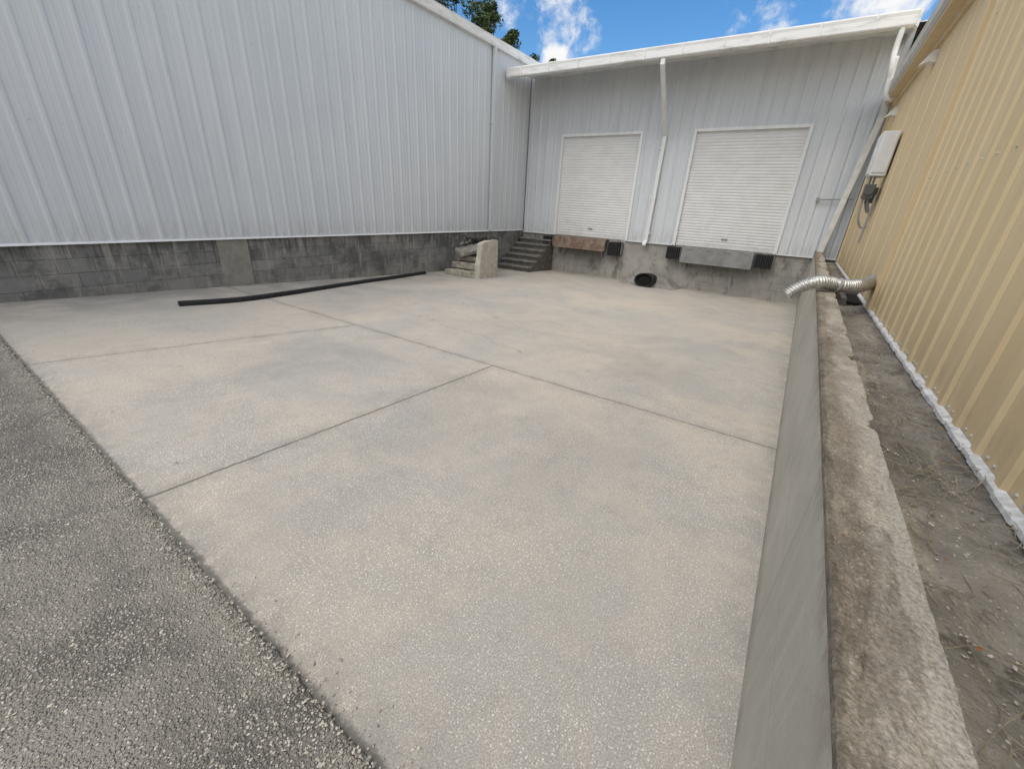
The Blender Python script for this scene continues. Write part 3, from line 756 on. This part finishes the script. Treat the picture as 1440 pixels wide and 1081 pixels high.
# ------------------------------------------------------------------ long rubber strip
pts=bez([(-7.33,2.30,0),(-7.22,3.05,0),(-7.36,3.9,0),(-7.56,4.7,0),(-7.86,5.9,0),(-8.12,7.1,0),(-8.42,8.4,0)],10)
pts=[Vector((p.x,p.y,fl(p.y)+.035)) for p in pts]
b=MB(); vs=[];fs=[]
sec=[(-.045,-.035),(.045,-.035),(.05,-.02),(.042,.022),(.02,.036),(-.02,.036),(-.042,.022),(-.05,-.02)]
for i,p in enumerate(pts):
    t=(pts[min(i+1,len(pts)-1)]-pts[max(i-1,0)]).normalized(); n=Vector((t.y,-t.x,0)).normalized()
    for a,c2 in sec: vs.append(p+n*a+Vector((0,0,c2)))
ns=len(sec)
for i in range(len(pts)-1):
    for k in range(ns): fs.append((i*ns+k,i*ns+(k+1)%ns,(i+1)*ns+(k+1)%ns,(i+1)*ns+k))
fs+=[tuple(range(ns)),tuple(range((len(pts)-1)*ns,len(pts)*ns))]
b.add(vs,fs); o=b.obj('rubber_hose',M_rubber,None,False); o['label']='long black rubber hose lying on the concrete slab'; o['category']='hose'

# ------------------------------------------------------------------ yellow building
yb=root('yellow_building',(4,5,-1),'tan yellow ribbed metal building with white crinkled foot flashing','building')
XG=.88
scr=[]
c=-.305*8
while c<6.2:
    scr+=[(c+.11,-.86),(c+.19,-.86),(c+.15,.45),(c+.15,1.7)]; c+=.305
ribbed('ribbed_wall',rib_profile(-3,6.2,.305,.014,.11,.055,.0),'y',XG,-1,lambda s:-.895,lambda s:2.42,M_yellow,yb,(),scr,M_flash)
ribbed('smooth_wall',rib_profile(6.2,13.3,.9,.010,.05,.02,.0),'y',XG+.012,-1,lambda s:-.895,lambda s:2.42,M_yellow,yb)
onebox('wall_trim',(XG-.045,6.18,-.893),(XG+.02,6.42,2.42),M_yellow,yb,.006); onebox('wall_trim',(XG-.03,13.2,-.89),(XG+.03,13.33,2.42),M_yellow,yb,.006)
b=MB(); b.prism([(.70,2.40),(.665,2.46),(.66,2.60),(.675,2.61),(.69,2.59),(.70,2.46),(.90,2.46),(.90,2.42),(.72,2.40)],'y',-3,12.6)
for yy in np.arange(-2.5,12.5,.8): b.box((.665,yy,2.585),(.88,yy+.03,2.593))
b.obj('gutter',M_gutter2,yb)
b=MB(); b.prism([(.71,2.36),(.71,2.398),(.90,2.418),(.90,2.30),(.86,2.30),(.84,2.36)],'y',-3,12.9); b.obj('eave_trim',M_yellow,yb)
b=MB(); b.add([(.66,-3,2.63),(.66,13.5,2.63),(12,13.5,3.6),(12,-3,3.6)],[(0,1,2,3)]); b.box((.66,-3.0,2.612),(.70,13.5,2.628)); b.obj('roof',M_yellow,yb)
onebox('inner_wall',(XG+.03,-3,-2.9),(XG+.10,13.25,2.40),M_yellow,yb); onebox('end_wall',(XG+.1,13.2,-2.9),(12,13.25,2.6),M_yellow,yb); onebox('end_wall',(XG+.1,-3,-2.9),(12,-2.95,2.6),M_yellow,yb)
V=[];F=[];ys=np.arange(-3,13.2,.012)
for i,y in enumerate(ys):
    ph=(y/.305)%1.; rib=1. if abs(ph)<.18 or abs(ph-1.)<.18 else 0.
    w=.020+.006*(1-rib)+.002*mnoise.noise(Vector((y*12,0,0)))+.0015*mnoise.noise(Vector((y*45,0,0)))
    V+=[(XG-.002,y,-.884),(XG-.008-w,y,-.897-.002*mnoise.noise(Vector((y*20,1,0)))),(XG-.010-w,y,-.918),(XG+.03,y,-.918)]
for i in range(len(ys)-1):
    for j in range(3): F.append((i*4+j,(i+1)*4+j,(i+1)*4+j+1,i*4+j+1))
mesh_obj('foot_flashing',V,F,M_foam,yb)
onebox('foundation_edge',(XG-.022,-3,-1.4),(XG+.03,13.2,-.920),M_conc2,yb)
b=MB(); b.tube(bez([(.60,12.2,3.0),(.62,12.25,2.65),(.66,12.3,2.40),(.74,12.32,2.33),(.80,12.34,2.38),(.82,12.36,2.48)],8),.052,12); o=b.obj('gutter_elbow',M_pipe,yb,True)
def vent(y,z):
    b=MB(); b.prism([(XG-.16,z-.02),(XG-.15,z+.0),(XG-.05,z+.14),(XG+.01,z+.15),(XG+.01,z-.0),(XG-.02,z-.0),(XG-.06,z+.02)],'y',y-.09,y+.09); b.obj('vent_hood',M_pipe,yb)
vent(9.0,2.08); vent(11.9,1.95)

# ------------------------------------------------------------------ electrical box
eb=root('electrical_box',(.8,9.8,.8),'grey metal electrical box with conduits on the tan wall','electrical box')
onebox('enclosure',(.645,9.6,.74),(.865,10.05,1.38),M_greybox,eb,.012)
b=MB(); b.box((.627,9.63,.77),(.643,10.02,1.35),bev=.004); b.box((.615,9.65,1.04),(.627,9.68,1.14)); b.obj('cover',M_greybox,eb)
b=MB(); b.box((.665,9.585,.79),(.845,9.598,1.33),bev=.004); b.obj('side_plate',M_greybox,eb)
b=MB()
for (yy,xx,zz) in ((9.66,.68,.06),(9.74,.75,.26),(9.87,.71,.31)): b.tube(bez([(xx,yy,.78),(xx,yy,.56),(xx+.02,yy,zz+.1),(xx+.1,yy+.05,zz-.1),(.87,yy+.05,zz-.1)],6),.016,8)
b.tube([(.84,9.66,.46),(.84,9.66,-.3)],.016,8)
b.obj('conduit',M_conduit,eb)
b=MB(); b.box((.65,9.60,.40),(.80,9.73,.62),bev=.01); b.box((.73,9.76,.34),(.86,9.93,.58),bev=.01); b.tube([(.725,9.595,.51),(.725,9.57,.51)],.055,16); b.obj('meter',M_meter,eb)

# ------------------------------------------------------------------ flexible duct
pts0=bez([(.90,6.95,-.64),(.80,6.40,-.625),(.66,5.98,-.625),(.52,5.82,-.625),(.40,5.76,-.61),(.30,5.66,-.598),(.20,5.60,-.622),(.10,5.57,-.685),(.025,5.55,-.765)],60)
pts=[pts0[0]]; acc=0
for p,q in zip(pts0,pts0[1:]):
    L=(q-p).length; s_=0
    while acc+L-s_>=.0065:
        s_+=.0065-acc; acc=0; pts.append(p.lerp(q,s_/L))
    acc+=L-s_
d=MB(); d.tube(pts,.07,20,0,False,lambda i:.064+(.009,.0,-.009,.0)[i%4]+.005*mnoise.noise(Vector((i*.07,0,0))))
o=d.obj('flexible_duct',M_alu,None,True); o['label']='silver corrugated flexible duct draped over the retaining wall'; o['category']='duct'
tp=MB(); q=[p for p in pts if .42<p.x<.47][::4]; tp.tube(q,.0765,20,0,False); tp.obj('tape_band',M_flash,o,True)

# ------------------------------------------------------------------ debris, weeds
b=MB()
for k in range(170):
    y=random.gauss(2.2,.6) if k<110 else random.uniform(.6,7); x=random.uniform(.5,.84); z=-.938
    a=random.random()*6.28; L=random.uniform(.06,.26); pts=[(x,y,z)]
    for s_ in range(1,4): pts.append((max(xw(y)+TW+.02,min(x+math.cos(a)*L*s_/3+random.uniform(-.03,.03),.85)),y+math.sin(a)*L*s_/3+random.uniform(-.03,.03),z+random.uniform(.0,.05)))
    b.tube(bez(pts,3),.0014,4,0,False)
o=b.obj('dry_weeds',M_twig); o['kind']='stuff'
b=MB()
for k in range(170):
    y=random.gauss(11,1.6) if k<110 else random.uniform(1,9)
    if y>13.5: continue
    x=random.uniform(xw(y)+TW,.84) if random.random()<.75 else random.uniform(xw(y)+.02,xw(y)+TW-.01); z=-.92 if x>xw(y)+TW else ZT+.008
    r=random.uniform(.010,.03)*(1 if y>8 else .5); a=random.random()*6.28; c_,s_=math.cos(a)*r,math.sin(a)*r
    b.add([(x-c_,y-s_,z),(x+s_*.5,y-c_*.5,z+.01),(x+c_,y+s_,z+.004),(x-s_*.5,y+c_*.5,z+.012)],[(0,1,2,3)])
o=b.obj('leaf_litter',M_leaflit); o['kind']='stuff'
b=MB()
for k in range(90):
    x=random.uniform(-8,.1); y=random.uniform(.6,9)
    if k>40: x=random.uniform(-8.4,-6); y=random.uniform(3,11)
    r=random.uniform(.005,.015); a=random.random()*6.28; c_,s_=math.cos(a)*r,math.sin(a)*r; z=fl(y)+.009
    b.add([(x-c_,y-s_,z),(x+s_*.4,y-c_*.4,z+.004),(x+c_,y+s_,z+.002),(x-s_*.4,y+c_*.4,z+.005)],[(0,1,2,3)])
o=b.obj('slab_litter',M_twig); o['kind']='stuff'
b=MB(); b.box((.60,6.5,-1.0),(.66,7.6,-.84),bev=.01); b.box((.66,7.5,-1.0),(.86,7.6,-.84),bev=.01); b.box((.661,6.7,-.93),(.84,7.499,-.905),1)
o=b.obj('drain_sump',[M_conc2,M_dark]); o['label']='low dark concrete sump edge in the soil strip'; o['category']='sump'

# ------------------------------------------------------------------ trees
def tree(loc,h,cr,label,nleaf=7000,seed=1):
    rnd=random.Random(seed); x,y=loc; zg=-2.9
    r=root('tree',(x,y,zg),label,'tree','trees behind the buildings')
    b=MB()
    b.tube(bez([(x,y,zg),(x+.2,y,zg+h*.25),(x-.1,y+.1,zg+h*.5),(x+.1,y,zg+h*.8)],6),.3,10,0,True,lambda i:.42-.35*i/18)
    cl=[]
    for k in range(26):
        a=rnd.random()*6.28; rr=cr*math.sqrt(rnd.random())*.85; zz=zg+h*(.55+.42*rnd.random()*(1-.35*rr/cr)); c=Vector((x+math.cos(a)*rr,y+math.sin(a)*rr,zz)); cl.append((c,cr*rnd.uniform(.16,.36)))
        s0=Vector((x,y,zg+h*rnd.uniform(.3,.6))); b.tube([s0,(s0+c)/2+Vector((0,0,-.3)),c],.07,6,0,False,lambda i:.10-.035*i)
    b.obj('trunk',M_bark,r)
    V=[];F=[]; n=0
    for k in range(nleaf):
        c,cr_=cl[rnd.randrange(len(cl))]
        u=Vector((rnd.gauss(0,1),rnd.gauss(0,1),rnd.gauss(0,1))).normalized()*cr_*rnd.random()**.45; u.z*=.65
        p=c+u; s_=rnd.uniform(.07,.17)
        a=Vector((rnd.gauss(0,1),rnd.gauss(0,1),rnd.gauss(0,.6))).normalized(); bb=a.orthogonal().normalized()
        V+=[p-a*s_,p+bb*s_*.45,p+a*s_,p-bb*s_*.45]; F.append((n,n+1,n+2,n+3)); n+=4
    mesh_obj('crown',V,F,M_leaf,r)
tree((-27.2,31),19.6,3.8,'tall leafy green tree behind the grey warehouse',9000,3)
tree((-23.6,31.5),17.3,2.4,'leafy green tree beyond the grey warehouse roof',8000,5)
tree((-24.2,40),17.6,2.0,'small tree top showing above the roof corner',5000,9)
tree((2.6,36),13.4,2.6,'green tree beyond the dock building roof end',6000,12)

# ------------------------------------------------------------------ world
W=bpy.data.worlds.new('World'); scene.world=W; W.use_nodes=True
nt=W.node_tree; nt.nodes.clear(); nn=nt.nodes; ll=nt.links
SUN_EL=math.radians(54); SUN_AZ=math.radians(198)
sky=nn.new('ShaderNodeTexSky'); sky.sky_type='NISHITA'; sky.sun_disc=False; sky.sun_elevation=SUN_EL; sky.sun_rotation=SUN_AZ; sky.air_density=1.; sky.dust_density=.5; sky.ozone_density=2.5
bg=nn.new('ShaderNodeBackground'); bg.inputs[1].default_value=.15; wo=nn.new('ShaderNodeOutputWorld'); ll.new(bg.outputs[0],wo.inputs[0])
tc=nn.new('ShaderNodeTexCoord').outputs['Generated']
def wm(op,a,b_=0.,clamp=False):
    n=nn.new('ShaderNodeMath'); n.operation=op; n.use_clamp=clamp
    for i,v in enumerate((a,b_)):
        if isinstance(v,bpy.types.NodeSocket): ll.new(v,n.inputs[i])
        else: n.inputs[i].default_value=v
    return n.outputs[0]
def wsm(v,a,b_,c=0.,d=1.):
    n=nn.new('ShaderNodeMapRange'); n.interpolation_type='SMOOTHSTEP'; ll.new(v,n.inputs[0])
    for i,x in enumerate((a,b_,c,d)): n.inputs[i+1].default_value=x
    return n.outputs[0]
nz=nn.new('ShaderNodeTexNoise'); ll.new(tc,nz.inputs['Vector']); nz.inputs['Scale'].default_value=17; nz.inputs['Detail'].default_value=9; nz.inputs['Roughness'].default_value=.62; nz.inputs['Distortion'].default_value=.3
nz2=nn.new('ShaderNodeTexNoise'); ll.new(tc,nz2.inputs['Vector']); nz2.inputs['Scale'].default_value=2.2; nz2.inputs['Detail'].default_value=6; nz2.inputs['Roughness'].default_value=.6
mask=None
for dvec,r,a in (((-.4525,.8277,.3336),.11,.95),((-.475,.8437,.262),.045,1.),((.015,.952,.3055),.12,.9),((-.133,.941,.3115),.13,.5),((-.55,.77,.33),.08,.6)):
    d=nn.new('ShaderNodeVectorMath'); d.operation='DISTANCE'; ll.new(tc,d.inputs[0]); d.inputs[1].default_value=Vector(dvec).normalized()
    k=wsm(d.outputs['Value'],r,0.,0.,a)
    mask=k if mask is None else wm('MAXIMUM',mask,k)
cl=wsm(wm('ADD',mask,wm('MULTIPLY',wm('SUBTRACT',nz.outputs[0],.5),2.6)),.3,1.05)
cl=wm('MULTIPLY',cl,wsm(mask,.02,.3))
sp=nn.new('ShaderNodeSeparateXYZ'); ll.new(tc,sp.inputs[0])
back=wm('MULTIPLY',wsm(nz2.outputs[0],.32,.54),wsm(sp.outputs[1],.62,.3))  # unseen clouds behind the camera, added as neutral fill light
mx_=nn.new('ShaderNodeMix'); mx_.data_type='RGBA'; ll.new(cl,mx_.inputs[0])
hs=nn.new('ShaderNodeHueSaturation'); hs.inputs['Saturation'].default_value=1.3; hs.inputs['Value'].default_value=1.1; ll.new(sky.outputs[0],hs.inputs['Color'])
ll.new(hs.outputs[0],mx_.inputs[6]); mx_.inputs[7].default_value=(6.4,6.4,6.4,1)
mx2=nn.new('ShaderNodeMix'); mx2.data_type='RGBA'; ll.new(wm('MULTIPLY',back,.92),mx2.inputs[0]); ll.new(mx_.outputs[2],mx2.inputs[6]); mx2.inputs[7].default_value=(9.6,9.45,9.2,1)
ll.new(mx2.outputs[2],bg.inputs[0])
sd=bpy.data.lights.new('sun','SUN'); sd.energy=1.5; sd.angle=math.radians(40); sd.color=(1.,.96,.90)
so=bpy.data.objects.new('sun',sd); link(so)
dirv=Vector((math.sin(SUN_AZ)*math.cos(SUN_EL),math.cos(SUN_AZ)*math.cos(SUN_EL),math.sin(SUN_EL)))
so.rotation_euler=dirv.to_track_quat('Z','Y').to_euler()

# ------------------------------------------------------------------ camera
cd=bpy.data.cameras.new('camera'); cd.sensor_width=36; cd.sensor_fit='HORIZONTAL'; cd.lens=577.67/1440*36; cd.clip_start=.02; cd.clip_end=1500
co=bpy.data.objects.new('camera',cd); link(co)
r=Vector((.82999,.55551,.0502)); dn=Vector((.26058,-.30661,-.91547)); f=Vector((-.49316,.77291,-.39924))
m=Matrix((( r.x,-dn.x,-f.x,0),(r.y,-dn.y,-f.y,0),(r.z,-dn.z,-f.z,0),(0,0,0,1)))
co.matrix_world=m; scene.camera=co
scene.view_settings.view_transform='Standard'; scene.view_settings.look='None'; scene.view_settings.exposure=0
